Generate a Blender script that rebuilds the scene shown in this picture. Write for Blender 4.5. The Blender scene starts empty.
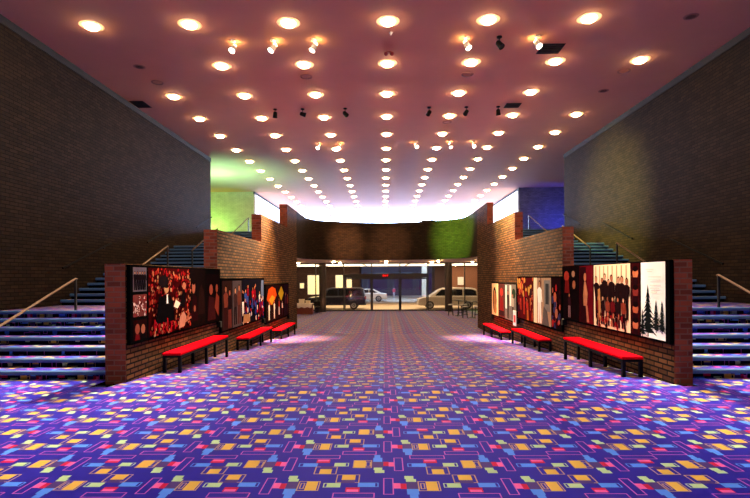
import bpy, math, random
from mathutils import Vector, Matrix
R = random.Random(7)
S = bpy.context.scene
C = S.collection

# ------------------------------------------------------------------ helpers
def lin(c):
    out = []
    for v in c[:3]:
        v = v / 255.0
        out.append(v / 12.92 if v <= 0.04045 else ((v + 0.055) / 1.055) ** 2.4)
    return (*out, 1.0)

_m = {}
def mat(name, rgb=None, rough=0.6, metal=0.0, emit=None, estr=0.0, spec=0.5, coat=0.0, noise=0.0, nscale=20.0, bump=0.0, sheen=0.0):
    if name in _m:
        return _m[name]
    m = bpy.data.materials.new(name); m.use_nodes = True
    nt = m.node_tree; b = nt.nodes['Principled BSDF']
    col = lin(rgb) if rgb else (0, 0, 0, 1)
    b.inputs['Base Color'].default_value = col
    b.inputs['Roughness'].default_value = rough
    b.inputs['Metallic'].default_value = metal
    b.inputs['Specular IOR Level'].default_value = spec
    b.inputs['Coat Weight'].default_value = coat
    if sheen:
        b.inputs['Sheen Weight'].default_value = sheen; b.inputs['Sheen Roughness'].default_value = 0.25; b.inputs['Sheen Tint'].default_value = (1, 0.80, 0.60, 1)
    if emit:
        b.inputs['Emission Color'].default_value = lin(emit)
        b.inputs['Emission Strength'].default_value = estr
    if noise or bump:
        tc = nt.nodes.new('ShaderNodeTexCoord'); nz = nt.nodes.new('ShaderNodeTexNoise')
        nz.inputs['Scale'].default_value = nscale; nz.inputs['Detail'].default_value = 3
        nt.links.new(tc.outputs['Object'], nz.inputs['Vector'])
        if noise:
            mx = nt.nodes.new('ShaderNodeMixRGB'); mx.inputs[1].default_value = col
            mx.inputs[2].default_value = tuple(v * (1 - noise) for v in col[:3]) + (1,)
            nt.links.new(nz.outputs['Fac'], mx.inputs[0]); nt.links.new(mx.outputs[0], b.inputs['Base Color'])
        if bump:
            bp = nt.nodes.new('ShaderNodeBump'); bp.inputs['Strength'].default_value = bump; bp.inputs['Distance'].default_value = 0.01
            nt.links.new(nz.outputs['Fac'], bp.inputs['Height']); nt.links.new(bp.outputs[0], b.inputs['Normal'])
    _m[name] = m
    return m

def brick_mat(name, c1, c2, mortar, bw=0.28, rh=0.092, ms=0.011, rough=0.75):
    m = bpy.data.materials.new(name); m.use_nodes = True
    nt = m.node_tree; b = nt.nodes['Principled BSDF']
    uv = nt.nodes.new('ShaderNodeUVMap'); uv.uv_map = 'UVMap'
    br = nt.nodes.new('ShaderNodeTexBrick')
    br.inputs['Color1'].default_value = lin(c1); br.inputs['Color2'].default_value = lin(c2); br.inputs['Mortar'].default_value = lin(mortar)
    br.inputs['Scale'].default_value = 1.0; br.inputs['Mortar Size'].default_value = ms; br.inputs['Mortar Smooth'].default_value = 0.2
    br.inputs['Brick Width'].default_value = bw; br.inputs['Row Height'].default_value = rh; br.inputs['Bias'].default_value = -0.1
    nz = nt.nodes.new('ShaderNodeTexNoise'); nz.inputs['Scale'].default_value = 2.3; nz.inputs['Detail'].default_value = 6
    mx = nt.nodes.new('ShaderNodeMixRGB'); mx.blend_type = 'MULTIPLY'; mx.inputs[0].default_value = 0.5
    nt.links.new(uv.outputs[0], br.inputs['Vector']); nt.links.new(uv.outputs[0], nz.inputs['Vector'])
    nt.links.new(br.outputs['Color'], mx.inputs[1]); nt.links.new(nz.outputs['Fac'], mx.inputs[2])
    nt.links.new(mx.outputs[0], b.inputs['Base Color'])
    bp = nt.nodes.new('ShaderNodeBump'); bp.inputs['Strength'].default_value = 0.6; bp.inputs['Distance'].default_value = 0.012; bp.invert = True
    nt.links.new(br.outputs['Fac'], bp.inputs['Height']); nt.links.new(bp.outputs[0], b.inputs['Normal'])
    b.inputs['Roughness'].default_value = rough
    b.inputs['Specular IOR Level'].default_value = 0.05
    return m

def world_loc(o):
    p = Vector((0, 0, 0))
    while o is not None:
        p = p + Vector(o.location); o = o.parent
    return p

class MB:
    """collects shapes in place coordinates; build() links them as one mesh"""
    def __init__(s): s.v, s.f, s.m, s.u, s.mats = [], [], [], {}, []
    def mi(s, m):
        if m not in s.mats: s.mats.append(m)
        return s.mats.index(m)
    def add(s, vs, fs, m, uvs=None):
        o = len(s.v); k = s.mi(m); s.v += [tuple(p) for p in vs]
        for i, f in enumerate(fs):
            if uvs: s.u[len(s.f)] = uvs[i]
            s.f.append(tuple(o + j for j in f)); s.m.append(k)
        return s
    def box(s, x0, x1, y0, y1, z0, z1, m):
        vs = [(x0,y0,z0),(x1,y0,z0),(x1,y1,z0),(x0,y1,z0),(x0,y0,z1),(x1,y0,z1),(x1,y1,z1),(x0,y1,z1)]
        return s.add(vs, [(0,3,2,1),(4,5,6,7),(0,1,5,4),(1,2,6,5),(2,3,7,6),(3,0,4,7)], m)
    def prism(s, pts, axis, a0, a1, m):
        """pts: 2D outline; axis x: pts are (y,z), axis y: (x,z), axis z: (x,y)"""
        def P(p, a): return (a, p[0], p[1]) if axis == 'x' else (p[0], a, p[1]) if axis == 'y' else (p[0], p[1], a)
        n = len(pts); vs = [P(p, a0) for p in pts] + [P(p, a1) for p in pts]
        fs = [tuple(range(n))[::-1], tuple(range(n, 2*n))] + [(i, (i+1) % n, n + (i+1) % n, n + i) for i in range(n)]
        return s.add(vs, fs, m)
    def tube(s, pts, r, m, n=8):
        pts = [Vector(p) for p in pts]; rings = []
        for i, p in enumerate(pts):
            d = (pts[min(i+1, len(pts)-1)] - pts[max(i-1, 0)]).normalized()
            a = Vector((0,0,1)) if abs(d.z) < 0.9 else Vector((1,0,0))
            x = d.cross(a).normalized(); y = d.cross(x).normalized()
            rr = r[i] if isinstance(r, (list, tuple)) else r
            rings.append([p + (x*math.cos(2*math.pi*k/n) + y*math.sin(2*math.pi*k/n))*rr for k in range(n)])
        vs = [q for g in rings for q in g]; fs = []
        for i in range(len(rings)-1):
            for k in range(n):
                fs.append((i*n+k, i*n+(k+1)%n, (i+1)*n+(k+1)%n, (i+1)*n+k))
        fs.append(tuple(range(n))[::-1]); fs.append(tuple(range(len(vs)-n, len(vs))))
        return s.add(vs, fs, m)
    def lathe(s, prof, m, c=(0,0,0), n=24, axis=(0,0,1)):
        ax = Vector(axis).normalized(); a = Vector((1,0,0)) if abs(ax.x) < 0.9 else Vector((0,1,0))
        x = ax.cross(a).normalized(); y = ax.cross(x).normalized(); c = Vector(c); vs = []; fs = []
        for (r, z) in prof:
            for k in range(n):
                t = 2*math.pi*k/n; vs.append(c + ax*z + (x*math.cos(t) + y*math.sin(t))*max(r, 1e-4))
        L = len(prof)
        for i in range(L-1):
            for k in range(n):
                fs.append((i*n+k, i*n+(k+1)%n, (i+1)*n+(k+1)%n, (i+1)*n+k))
        fs.append(tuple(range(n))); fs.append(tuple(range((L-1)*n, L*n))[::-1])
        return s.add(vs, fs, m)
    def build(s, name, parent=None, smooth=False, bevel=0.0, uv=False, fix=True):
        off = world_loc(parent) if parent is not None else Vector((0,0,0))
        me = bpy.data.meshes.new(name)
        me.from_pydata([(p[0]-off.x, p[1]-off.y, p[2]-off.z) for p in s.v], [], s.f)
        for m in s.mats: me.materials.append(m)
        me.polygons.foreach_set('material_index', s.m)
        if fix and not s.u:
            import bmesh
            bm = bmesh.new(); bm.from_mesh(me); bmesh.ops.recalc_face_normals(bm, faces=bm.faces); bm.to_mesh(me); bm.free()
        if uv:
            ul = me.uv_layers.new(name='UVMap')
            for p in me.polygons:
                cu = s.u.get(p.index); nx, ny, nz = (abs(q) for q in p.normal)
                for j, li in enumerate(p.loop_indices):
                    if cu: ul.data[li].uv = cu[j]; continue
                    co = me.vertices[me.loops[li].vertex_index].co + off
                    ul.data[li].uv = (co.x, co.y) if nz > 0.8 else (co.y, co.z) if nx > ny else (co.x, co.z)
        if smooth:
            me.polygons.foreach_set('use_smooth', [True]*len(me.polygons)); me.set_sharp_from_angle(angle=math.radians(40))
        me.update()
        o = bpy.data.objects.new(name, me); C.objects.link(o)
        if parent is not None: o.parent = parent
        if bevel:
            b = o.modifiers.new('bevel', 'BEVEL'); b.width = bevel; b.segments = 2; b.limit_method = 'ANGLE'
        return o

def tag(o, label, cat, group=None):
    o['label'] = label; o['category'] = cat
    if group: o['group'] = group
    return o
def thing(name, label, cat, loc=(0,0,0), group=None):
    o = bpy.data.objects.new(name, None); C.objects.link(o); o.location = loc; o.empty_display_size = 0.1
    return tag(o, label, cat, group)
def struct(o): o['kind'] = 'structure'; return o
def dup(root, loc, label, group=None):
    r = root.copy(); C.objects.link(r); r.location = loc; r['label'] = label
    if group: r['group'] = group
    for ch in list(root.children):
        c = ch.copy(); C.objects.link(c); c.parent = r
        for g in list(ch.children):
            d = g.copy(); C.objects.link(d); d.parent = c
    return r
ORD = ['first','second','third','fourth','fifth','sixth','seventh','eighth','ninth','tenth','eleventh','twelfth','thirteenth','fourteenth','fifteenth','sixteenth','seventeenth','eighteenth']

# ------------------------------------------------------------------ dimensions (metres)
EYE = 1.8
XC = 0.12                      # middle of the hall
WL, WR = -9.03, 9.27           # faces of the tall side walls
PL0, PL1 = -4.91, -4.55        # left low wall
PR0, PR1 = 4.79, 5.08          # right low wall
CEIL = 8.05
ZLOW = -0.83                   # floor at the entrance
Y_R0, Y_R1 = 8.3, 23.4         # ramp
Y_DOOR = 39.1
UP = 4.25                      # upper floor
SOF = 2.88                     # entrance ceiling
Y_END = 52.0
RISE, TREAD, FL = 0.1517, 0.43, 5.02
Y_ST = 8.91
def floor_z(y): return 0.0 if y < Y_R0 else ZLOW if y > Y_R1 else ZLOW*(y-Y_R0)/(Y_R1-Y_R0)

# ------------------------------------------------------------------ materials
M_BRICK = brick_mat('dark_brick', (120, 80, 46), (72, 46, 28), (26, 19, 15), ms=0.017)
M_SHADEBRICK = brick_mat('shaded_brick', (55, 41, 29), (38, 29, 21), (22, 17, 14))  # darker copy of the low wall brick; dimness put into its colour
M_REDBRICK = brick_mat('red_brick', (166, 82, 58), (108, 54, 42), (134, 96, 80), bw=0.25)
M_CEIL = mat('rose_plaster', (204, 146, 120), 0.9, noise=0.10, nscale=1.5)
M_WHITE = mat('white_paint', (235, 235, 232), 0.7)
M_DARK = mat('dark_metal', (16, 15, 15), 0.45)
M_BLACK = mat('matte_black', (8, 8, 8), 0.7, spec=0.15)
M_GLOW = mat('warm_lamp_glass', (255, 240, 210), 0.4, emit=(255, 214, 158), estr=41.0)
M_FILLGLOW = mat('fill_lamp_glass', (255, 250, 244), 0.4, emit=(255, 246, 240), estr=66.0)  # cooler glass for unseen rows added to brighten the foreground
M_OFF = mat('unlit_lamp_glass', (14, 10, 9), 0.6)
M_HALO = mat('halo_trim', (246, 214, 170), 0.6)  # trim ring, its width and cream tone imitate the lamp's glow halo
M_RED = mat('red_vinyl', (200, 10, 24), 0.8, spec=0.0, noise=0.08, nscale=8)
M_NOSE = mat('blue_rubber', (70, 100, 136), 0.5, spec=0.2)
M_TANRAIL = mat('bronze_rail', (92, 68, 50), 0.6, spec=0.2)
M_SOFFIT = mat('tan_plaster', (222, 188, 160), 0.85)
M_WOOD = mat('red_brown_wood', (120, 52, 30), 0.45, noise=0.3, nscale=6)
CP = [mat('carpet_blue', (38, 32, 158), 0.45, spec=0.025, sheen=0.62), mat('carpet_pink_line', (206, 100, 196), 0.45, spec=0.025, sheen=0.62),
      mat('carpet_pink', (246, 100, 170), 0.45, spec=0.025, sheen=0.62), mat('carpet_red', (206, 20, 72), 0.45, spec=0.025, sheen=0.62),
      mat('carpet_green', (186, 216, 160), 0.45, spec=0.025, sheen=0.62), mat('carpet_sky', (84, 146, 250), 0.45, spec=0.025, sheen=0.62),
      mat('carpet_yellow', (232, 184, 84), 0.45, spec=0.025, sheen=0.62), mat('carpet_tan_line', (198, 158, 116), 0.45, spec=0.025, sheen=0.62),
      mat('carpet_plum', (78, 56, 128), 0.45, spec=0.025, sheen=0.62)]

# ------------------------------------------------------------------ carpet pattern
NX, NY = 104, 101
def carpet_tile():
    g = [[0]*NX for _ in range(NY)]
    def fill(u0, u1, v0, v1, col, flip, ol=False):
        a0, a1 = u0*1.04, u1*1.04; b0, b1 = -v1, -v0            # away from the viewer is +
        cy = 0.2525
        if flip: a0, a1 = 0.193 - a1, 0.193 - a0; b0, b1 = -b1, -b0; cy = 0.7575
        i0, i1 = round(a0*100), round(a1*100); j0, j1 = round((cy+b0)*100), round((cy+b1)*100)
        for j in range(j0, j1):
            for i in range(i0, i1):
                if ol and i0 < i < i1-1 and j0 < j < j1-1: continue
                g[j % NY][i % NX] = col
    for fl in (False, True):
        fill(.597, .80, -.25, -.07, 7, fl, True)
        fill(.645, .755, -.125, -.06, 8, fl); fill(.645, .755, -.235, -.125, 6, fl)
        fill(.60, .933, .14, .24, 1, fl, True)
        fill(.69, .81, .03, .125, 3, fl); fill(.70, .80, .075, .125, 2, fl)
        fill(.79, .925, -.07, .02, 5, fl); fill(.92, .965, -.07, .02, 5, fl, True)
        fill(.50, .54, -.06, .03, 4, fl, True); fill(.533, .64, -.06, .03, 4, fl)
        fill(.29, .467, -.10, .10, 7, fl, True); fill(.353, .455, -.085, .09, 6, fl); fill(.305, .345, -.06, .06, 7, fl, True)
        fill(.19, .29, -.085, .06, 8, fl); fill(.18, .26, -.22, -.15, 4, fl); fill(.195, .275, -.15, -.085, 4, fl)
        fill(.195, .285, .06, .17, 5, fl); fill(.21, .275, .17, .25, 5, fl)
        fill(.142, .188, -.045, .06, 3, fl); fill(.087, .142, -.055, .055, 2, fl)
        fill(0, .087, -.17, .17, 1, fl, True)
    rects = []; used = [[False]*NX for _ in range(NY)]
    for j in range(NY):
        i = 0
        while i < NX:
            if used[j][i]: i += 1; continue
            c = g[j][i]; w = 1
            while i+w < NX and g[j][i+w] == c and not used[j][i+w]: w += 1
            h = 1
            while j+h < NY and all(g[j+h][k] == c and not used[j+h][k] for k in range(i, i+w)): h += 1
            for jj in range(j, j+h):
                for k in range(i, i+w): used[jj][k] = True
            rects.append((i/100, (i+w)/100, j/100, (j+h)/100, c)); i += w
    return rects
TILE = carpet_tile()
TX, TY, OX, OY = 1.04, 1.01, -0.022, 4.36 - 0.2525
def carpet(mb, x0, x1, s0, s1, f, base=None):
    """lay the pattern over x0..x1, s0..s1; f(x, s) gives the point in space"""
    for ti in range(math.floor((x0-OX)/TX), math.floor((x1-OX)/TX)+1):
        for tj in range(math.floor((s0-OY)/TY), math.floor((s1-OY)/TY)+1):
            bx, by = OX+ti*TX, OY+tj*TY
            for (a, b, c, d, col) in TILE:
                a2, b2, c2, d2 = max(bx+a, x0), min(bx+b, x1), max(by+c, s0), min(by+d, s1)
                if b2-a2 < 1e-5 or d2-c2 < 1e-5: continue
                mb.add([f(a2, c2), f(b2, c2), f(b2, d2), f(a2, d2)], [(0,1,2,3)], base if base and col == 0 else CP[col])

fm = MB()
ff = lambda x, s: (x, s, floor_z(s))
carpet(fm, WL, WR, -3.0, Y_R0, ff)
carpet(fm, WL, PL0, Y_R0, Y_ST+0.05, lambda x, s: (x, s, 0.0))
carpet(fm, PR1, WR, Y_R0, Y_ST+0.05, lambda x, s: (x, s, 0.0))
carpet(fm, PL1-0.05, PR0+0.05, Y_R0, Y_R1, ff)
carpet(fm, PL1-0.05, PR0+0.05, Y_R1, 26.2, ff)
carpet(fm, WL, WR, 26.2, Y_DOOR, ff)
fm.box(WL, WR, -3.0, Y_R0, -0.3, -0.004, M_DARK)
struct(fm.build('floor', fix=False))

# ------------------------------------------------------------------ tall side walls, ceiling
def wall(name, x0, x1, y0, y1, z0, z1, m=M_SHADEBRICK):
    mb = MB(); mb.box(x0, x1, y0, y1, z0, z1, m); return struct(mb.build(name, uv=True))
wall('wall_left', WL-0.4, WL, -3.0, 26.2, -0.3, CEIL)
wall('wall_right', WR, WR+0.4, -3.0, 26.2, -0.3, CEIL)
struct(MB().box(-14.6, 14.8, -3.0, Y_END+0.3, CEIL, CEIL+0.3, M_CEIL).build('ceiling'))
M_GAP = mat('shadow_gap_strip', (22, 19, 18), 0.8)
struct(MB().box(WL, WL+0.03, -3.0, 26.2, CEIL-0.2, CEIL-0.005, M_GAP).build('trim_1'))  # dark strips stand in for a shaded recess at the wall tops
struct(MB().box(WR-0.03, WR, -3.0, 26.2, CEIL-0.2, CEIL-0.005, M_GAP).build('trim_2'))

# side rooms of the upper floor (left lit green, right lit blue)
M_PALE = brick_mat('painted_brick', (226, 226, 214), (216, 216, 204), (196, 196, 186), rough=0.6)
wall('wall_side_room_left', -14.3, -9.44, 36.6, 36.9, UP, CEIL-0.004, M_PALE)
wall('wall_side_room_right', 9.55, 14.5, 35.9, 36.2, UP, CEIL-0.004, brick_mat('grey_brick', (120, 120, 128), (96, 96, 106), (80, 80, 90)))
wall('wall_outer_left', -14.6, -14.3, 26.2, 36.9, UP, CEIL-0.004, M_PALE)
wall('wall_outer_right', 14.5, 14.8, 26.2, 36.2, UP, CEIL-0.004, M_SHADEBRICK)
wall('wall_front_left', -14.6, WL-0.4, 25.9, 26.2, UP-0.4, CEIL-0.004, M_PALE)
wall('wall_front_right', WR+0.4, 14.8, 25.9, 26.2, UP-0.4, CEIL-0.004, M_SHADEBRICK)
for k, x in enumerate((-9.44, 9.55)):
    struct(MB().box(x-0.04, x+0.04, 36.55 if k == 0 else 35.85, Y_END, CEIL-0.16, CEIL-0.003, M_GAP).build('trim_%d' % (3+k)))

# ------------------------------------------------------------------ stepped low walls and the curved balcony front
STEPS = [(8.62, 2.06), (13.68, 3.12), (18.65, 4.16), (23.65, 5.24)]
def low_wall(name, x0, x1, yf):
    mb = MB()
    for k, (y, z) in enumerate(STEPS):
        if k == 0: y = yf
        y1 = STEPS[k+1][0] if k < 3 else 26.2
        mb.box(x0, x1, y, y1, -1.1, z, M_BRICK)
    mb.box(x0, x1, yf-0.008, yf+0.02, -0.05, 2.06, M_REDBRICK)
    mb.box(x0, x1, 13.672, 13.7, 2.0, 3.12, M_REDBRICK)
    mb.box(x0, x1, 18.642, 18.67, 3.0, 4.16, M_REDBRICK)
    mb.box(x0, x1, 23.642, 23.67, 4.0, 5.24, M_REDBRICK)
    return struct(mb.build(name, uv=True))
low_wall('wall_stair_left', PL0, PL1, 8.80)
low_wall('wall_stair_right', PR0, PR1, 8.46)

half = [(4.67, 26.2), (4.67, 27.2), (4.66, 28.2), (4.60, 29.0), (4.42, 29.8), (4.10, 30.4), (3.55, 30.9), (2.9, 31.3), (2.1, 31.7), (1.1, 32.0), (0.0, 32.15)]
ctl = [(XC-x, y) for x, y in half] + [(XC+x, y) for x, y in half[-2::-1]]
def catmull(P, n=4):
    out = []
    for i in range(len(P)-1):
        p0, p1, p2, p3 = (Vector(P[max(i-1,0)]), Vector(P[i]), Vector(P[i+1]), Vector(P[min(i+2,len(P)-1)]))
        for k in range(n):
            t = k/n
            out.append(0.5*((2*p1)+(p2-p0)*t+(2*p0-5*p1+4*p2-p3)*t*t+(3*p1-p0-3*p2+p3)*t**3))
    out.append(Vector(P[-1])); return out
inner = catmull(ctl)
outer = []
for i, p in enumerate(inner):
    d = (inner[min(i+1,len(inner)-1)] - inner[max(i-1,0)]).normalized()
    outer.append(p + Vector((-d.y, d.x))*0.27)
mb = MB(); s = 0.0; zb, zt = SOF, 5.24
for i in range(len(inner)-1):
    a, b, c, d = inner[i], inner[i+1], outer[i+1], outer[i]; L = (b-a).length
    vs = [(*a,zb),(*b,zb),(*b,zt),(*a,zt),(*d,zb),(*c,zb),(*c,zt),(*d,zt)]
    uu = [(s,zb),(s+L,zb),(s+L,zt),(s,zt)]
    mb.add(vs, [(0,1,2,3),(5,4,7,6),(3,2,6,7),(1,0,4,5)], M_SHADEBRICK, [uu, [uu[1],uu[0],uu[3],uu[2]], [(s,0),(s+L,0),(s+L,.3),(s,.3)], [(s,0),(s+L,0),(s+L,.3),(s,.3)]])
    s += L
struct(mb.build('wall_balcony_front', uv=True))  # balcony front uses the darkened copy for its weaker light

# upper floor slab; its underside is the entrance ceiling
M_UPFLOOR = mat('upper_carpet', (70, 60, 92), 0.95)
mb = MB()
def slab(x0, y0, x1, y1):
    vs = [(x0,y0,SOF),(x1,y1,SOF),(x1,Y_END,SOF),(x0,Y_END,SOF),(x0,y0,UP),(x1,y1,UP),(x1,Y_END,UP),(x0,Y_END,UP)]
    mb.add(vs, [(3,2,1,0)], M_SOFFIT); mb.add(vs, [(4,5,6,7)], M_UPFLOOR); mb.add(vs, [(0,1,5,4)], M_DARK)
slab(-14.3, 26.56, PL0, 26.56); slab(PR1, 26.56, 14.5, 26.56)
prev = (PL0, 26.56)
for p in outer:
    if p.x > prev[0] + 0.02: slab(prev[0], prev[1], p.x, p.y); prev = (p.x, p.y)
if PR1 - prev[0] > 0.02: slab(prev[0], prev[1], PR1, 26.56)
struct(mb.build('ceiling_entrance', fix=False))

# walls around the entrance area under the slab
wall('wall_entrance_left', WL-0.3, WL, 26.2, Y_DOOR+0.1, ZLOW-0.1, SOF)
wall('wall_entrance_right', WR, WR+0.3, 26.2, Y_DOOR+0.1, ZLOW-0.1, SOF)
wall('wall_under_stair_left', WL, PL0, 26.0, 26.3, ZLOW-0.1, SOF, M_BRICK)
wall('wall_under_stair_right', PR1, WR, 26.0, 26.3, ZLOW-0.1, SOF, M_BRICK)

# lit windows round the far end of the upper floor
M_LIT = mat('lit_window_glass', (240, 244, 255), 0.3, emit=(166, 198, 255), estr=17.0)
M_LITS = mat('lit_side_window_glass', (240, 244, 255), 0.3, emit=(232, 238, 255), estr=2.2)
M_FRAME = mat('pale_frame', (206, 208, 214), 0.5)
def window(name, lo, hi, axis, fixed, n, glass):
    fr, gl = MB(), MB()
    for k in range(n+1):
        p = lo + (hi-lo)*k/n
        if axis == 'x': fr.box(p-0.03, p+0.03, fixed-0.04, fixed+0.04, UP, CEIL-0.17, M_FRAME)
        else: fr.box(fixed-0.04, fixed+0.04, p-0.03, p+0.03, UP, CEIL-0.17, M_FRAME)
    if axis == 'x':
        gl.box(lo, hi, fixed-0.01, fixed+0.01, UP, CEIL-0.01, glass); fr.box(lo, hi, fixed-0.04, fixed+0.04, UP, UP+0.1, M_FRAME)
    else:
        gl.box(fixed-0.01, fixed+0.01, lo, hi, UP, CEIL-0.01, glass); fr.box(fixed-0.04, fixed+0.04, lo, hi, UP, UP+0.1, M_FRAME)
    w = struct(fr.build(name)); gl.build('pane', w)
window('window_1', -9.44, 9.55, 'x', Y_END, 8, M_LIT)
window('window_2', 36.9, Y_END, 'y', -9.44, 2, M_LITS)
window('window_3', 36.2, Y_END, 'y', 9.55, 2, M_LITS)

# ------------------------------------------------------------------ stairs
M_RISER = mat('riser_shade_navy', (12, 11, 34), 0.9, spec=0.0)  # shade under the nosings put into the riser colour
M_RISERD = mat('riser_shade_dark', (10, 10, 14), 0.9, spec=0.0)  # upper flights: riser shade painted in as near black
def staircase(label, x0, x1):
    t = thing('staircase', label, 'staircase', ((x0+x1)/2, Y_ST, 0))
    for f in range(4):
        y0, z0 = Y_ST + f*FL, f*7*RISE
        for k in range(7):
            y, z = y0 + k*TREAD, z0 + (k+1)*RISE
            depth = TREAD if k < 6 else (FL - 6*TREAD if f < 3 else 0.0)
            mb = MB()
            mb.box(x0, x1, y+0.06, y+max(depth, .065), z-RISE-0.12, z-0.006, M_RISERD)
            sb = Y_ST + f*7*(RISE+TREAD) + k*(RISE+TREAD)
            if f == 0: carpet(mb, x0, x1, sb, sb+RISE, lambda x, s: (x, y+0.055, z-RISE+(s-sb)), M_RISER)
            if depth: carpet(mb, x0, x1, sb+RISE, sb+RISE+depth, lambda x, s: (x, y+0.0+(s-sb-RISE), z))
            st = mb.build('step' if depth < 1 else 'landing', t, fix=False)
            nm = MB(); r = 0.02
            prof = [(y+0.07, z-0.004), (y+0.07, z+0.006), (y-0.005, z+0.006), (y-0.02, z-0.002), (y-0.026, z-0.018), (y-0.024, z-0.05), (y-0.012, z-0.068), (y+0.004, z-0.068), (y+0.004, z-0.004)]
            if depth == 0: prof = [(min(a, y+.008), b) for a, b in prof]
            nm.prism(prof, 'x', x0+0.004, x1-0.004, M_NOSE); nm.build('nosing', st, smooth=True)
    return t
staircase('broad carpeted staircase with blue nosings climbing along the left brick wall', WL+.006, PL0-.006)
staircase('broad carpeted staircase with blue nosings climbing along the right brick wall', PR1+.006, WR-.006)
FN = ['lowest', 'second lowest', 'second highest', 'highest']
for side, X in (('left', -7.2), ('right', 7.6)):
    for f in range(4):
        y0, z0 = Y_ST + f*FL, f*7*RISE
        t = thing('stair_handrail', 'bronze handrail on black posts along the middle of the %s flight, %s staircase' % (FN[f], side), 'handrail', (X, y0, z0), 'handrails in the middle of the stairs')
        ya, za, yb, zb_ = y0 - 0.12, z0 + 0.72, y0 + 2.75, z0 + 7*RISE + 0.74
        MB().tube([(X, ya-0.02, za-0.02), (X, ya, za), (X, yb, zb_), (X, yb+0.05, zb_-0.01)], 0.026, M_TANRAIL).build('rail', t, smooth=True)
        MB().box(X-0.022, X+0.022, ya-0.022, ya+0.022, z0, za, M_DARK).build('post', t)
        MB().box(X-0.022, X+0.022, yb-0.022, yb+0.022, z0+7*RISE, zb_, M_DARK).build('post', t)
    for f in (1, 2, 3):
        xw = WL if side == 'left' else WR; sg = 1 if side == 'left' else -1
        ya, za = 13.9 + (f-1)*FL, 2.10 + (f-1)*7*RISE
        yb, zb_ = ya + 2.5, za + 0.86
        if f == 3: yb, zb_ = 26.1, za + 0.86*(26.1-ya)/2.5
        t = thing('wall_handrail', 'dark wall mounted handrail beside the %s flight on the %s brick wall' % (FN[f], side), 'handrail', (xw, ya, za), 'handrails on the side walls')
        xr = xw + sg*0.09
        MB().tube([(xr, ya, za), (xr, yb, zb_)], 0.028, M_BLACK).build('rail', t, smooth=True)
        for q in (0.15, 0.85):
            yy, zz = ya+(yb-ya)*q, za+(zb_-za)*q
            MB().tube([(xw+sg*0.002, yy, zz-0.07), (xr-sg*0.01, yy, zz-0.06), (xr, yy, zz-0.02)], 0.012, M_DARK).build('bracket', t)

# ------------------------------------------------------------------ ceiling lights
SX = 2.44
M_SPKRING = mat('speaker_ring', (150, 104, 92), 0.7)
def downlight_src(lit, glow=None):
    t = thing('recessed_downlight', '', 'ceiling light', (0, 0, -50))
    m = (glow or M_GLOW) if lit else M_OFF
    MB().lathe([(0.29, 0.0), (0.285, -0.006), (0.19, -0.012), (0.17, -0.010)] if lit else [(0.17, 0), (0.165, -0.006), (0.13, -0.012), (0.11, -0.01)], M_HALO if lit else M_SPKRING, (0,0,-50), 24).build('trim_ring', t, smooth=True)
    prof = [(0.17, -0.012), (0.155, -0.05), (0.12, -0.072), (0.065, -0.083), (0.0, -0.085)] if lit else [(0.11, -0.010), (0.08, -0.008), (0.0, -0.006)]
    MB().lathe(prof, m, (0,0,-50), 20).build('lamp_dome' if lit else 'lamp_opening', t, smooth=True)
    return t
lit0, off0, fill0 = downlight_src(True), downlight_src(False), downlight_src(True, M_FILLGLOW)
offs = {(0, 3), (1, -3), (2, 3)}
for k in range(-3, 17):
    for c in range(-3, 4):
        y = 12.37 + SX*k; x = XC + SX*c
        src = off0 if (k, c) in offs else fill0 if k < 0 else lit0  # rows out of view are added fill for floor and piers
        lab = '%s round recessed downlight %s from the left in the %s row back' % ('dark unlit' if (k, c) in offs else 'glowing', ORD[c+3], ORD[k]) if k >= 0 else 'unseen added fill downlight %s from the left, %s row behind the nearest visible one' % (ORD[c+3], ORD[-k-1])
        if src.get('placed'): dup(src, (x, y, CEIL-0.001), lab, 'ceiling downlights in seven columns')
        else:
            src.location = (x, y, CEIL-0.001); src['label'] = lab; src['group'] = 'ceiling downlights in seven columns'; src['placed'] = 1
for o in (lit0, off0, fill0): del o['placed']

# track spots hung from the ceiling
M_CAN = mat('white_can', (216, 206, 196), 0.4)
M_LENS = mat('lit_spot_lens', (255, 250, 240), 0.3, emit=(255, 240, 214), estr=9.0)
M_LEAK = mat('lamp_leak', (255, 220, 150), .5, emit=(255, 206, 120), estr=60.0)
def spot(pos, aim, col, watts, ang, label, lit=True, dark=False, blend=1.0, drop=0.21):
    if dark: drop = 0.2
    x, y = pos; p = Vector((x, y, CEIL-drop)); a = (Vector(aim)-p).normalized()
    t = thing('track_spotlight', label, 'spotlight', (x, y, CEIL), 'small spotlights hung under the ceiling')
    cm = M_BLACK if dark else M_CAN
    MB().lathe([(0.07, 0), (0.07, -0.03), (0.03, -0.045)], cm, (x, y, CEIL-0.001), 16).build('mount', t, smooth=True)
    MB().tube([(x, y, CEIL-0.02), (x, y, CEIL-drop+0.03)], 0.013, cm).build('stem', t, smooth=True)
    MB().lathe([(0.045, -0.10), (0.07, -0.07), (0.078, 0.06), (0.088, 0.12), (0.08, 0.12), (0.07, 0.07)], cm, p, 18, a).build('can', t, smooth=True)
    MB().lathe([(0.075, 0.085), (0.07, 0.1), (0.0, 0.108)], M_LENS if lit and not dark else M_OFF, p, 18, a).build('lens', t, smooth=True)
    if lit and not dark:
        MB().lathe([(0.05, -0.105), (0.045, -0.125), (0.0, -0.13)], M_LEAK, p, 12, a).build('rear_vent', t)
    if watts:
        L = bpy.data.lights.new('spot', 'SPOT'); L.energy = watts*2.2; L.color = col; L.spot_size = math.radians(ang); L.spot_blend = blend; L.shadow_soft_size = 0.06
        o = bpy.data.objects.new('spot_beam', L); C.objects.link(o); o.parent = t
        q = p + a*0.15 - Vector((x, y, CEIL)); o.location = q; o.rotation_euler = a.to_track_quat('-Z', 'Y').to_euler()
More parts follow.
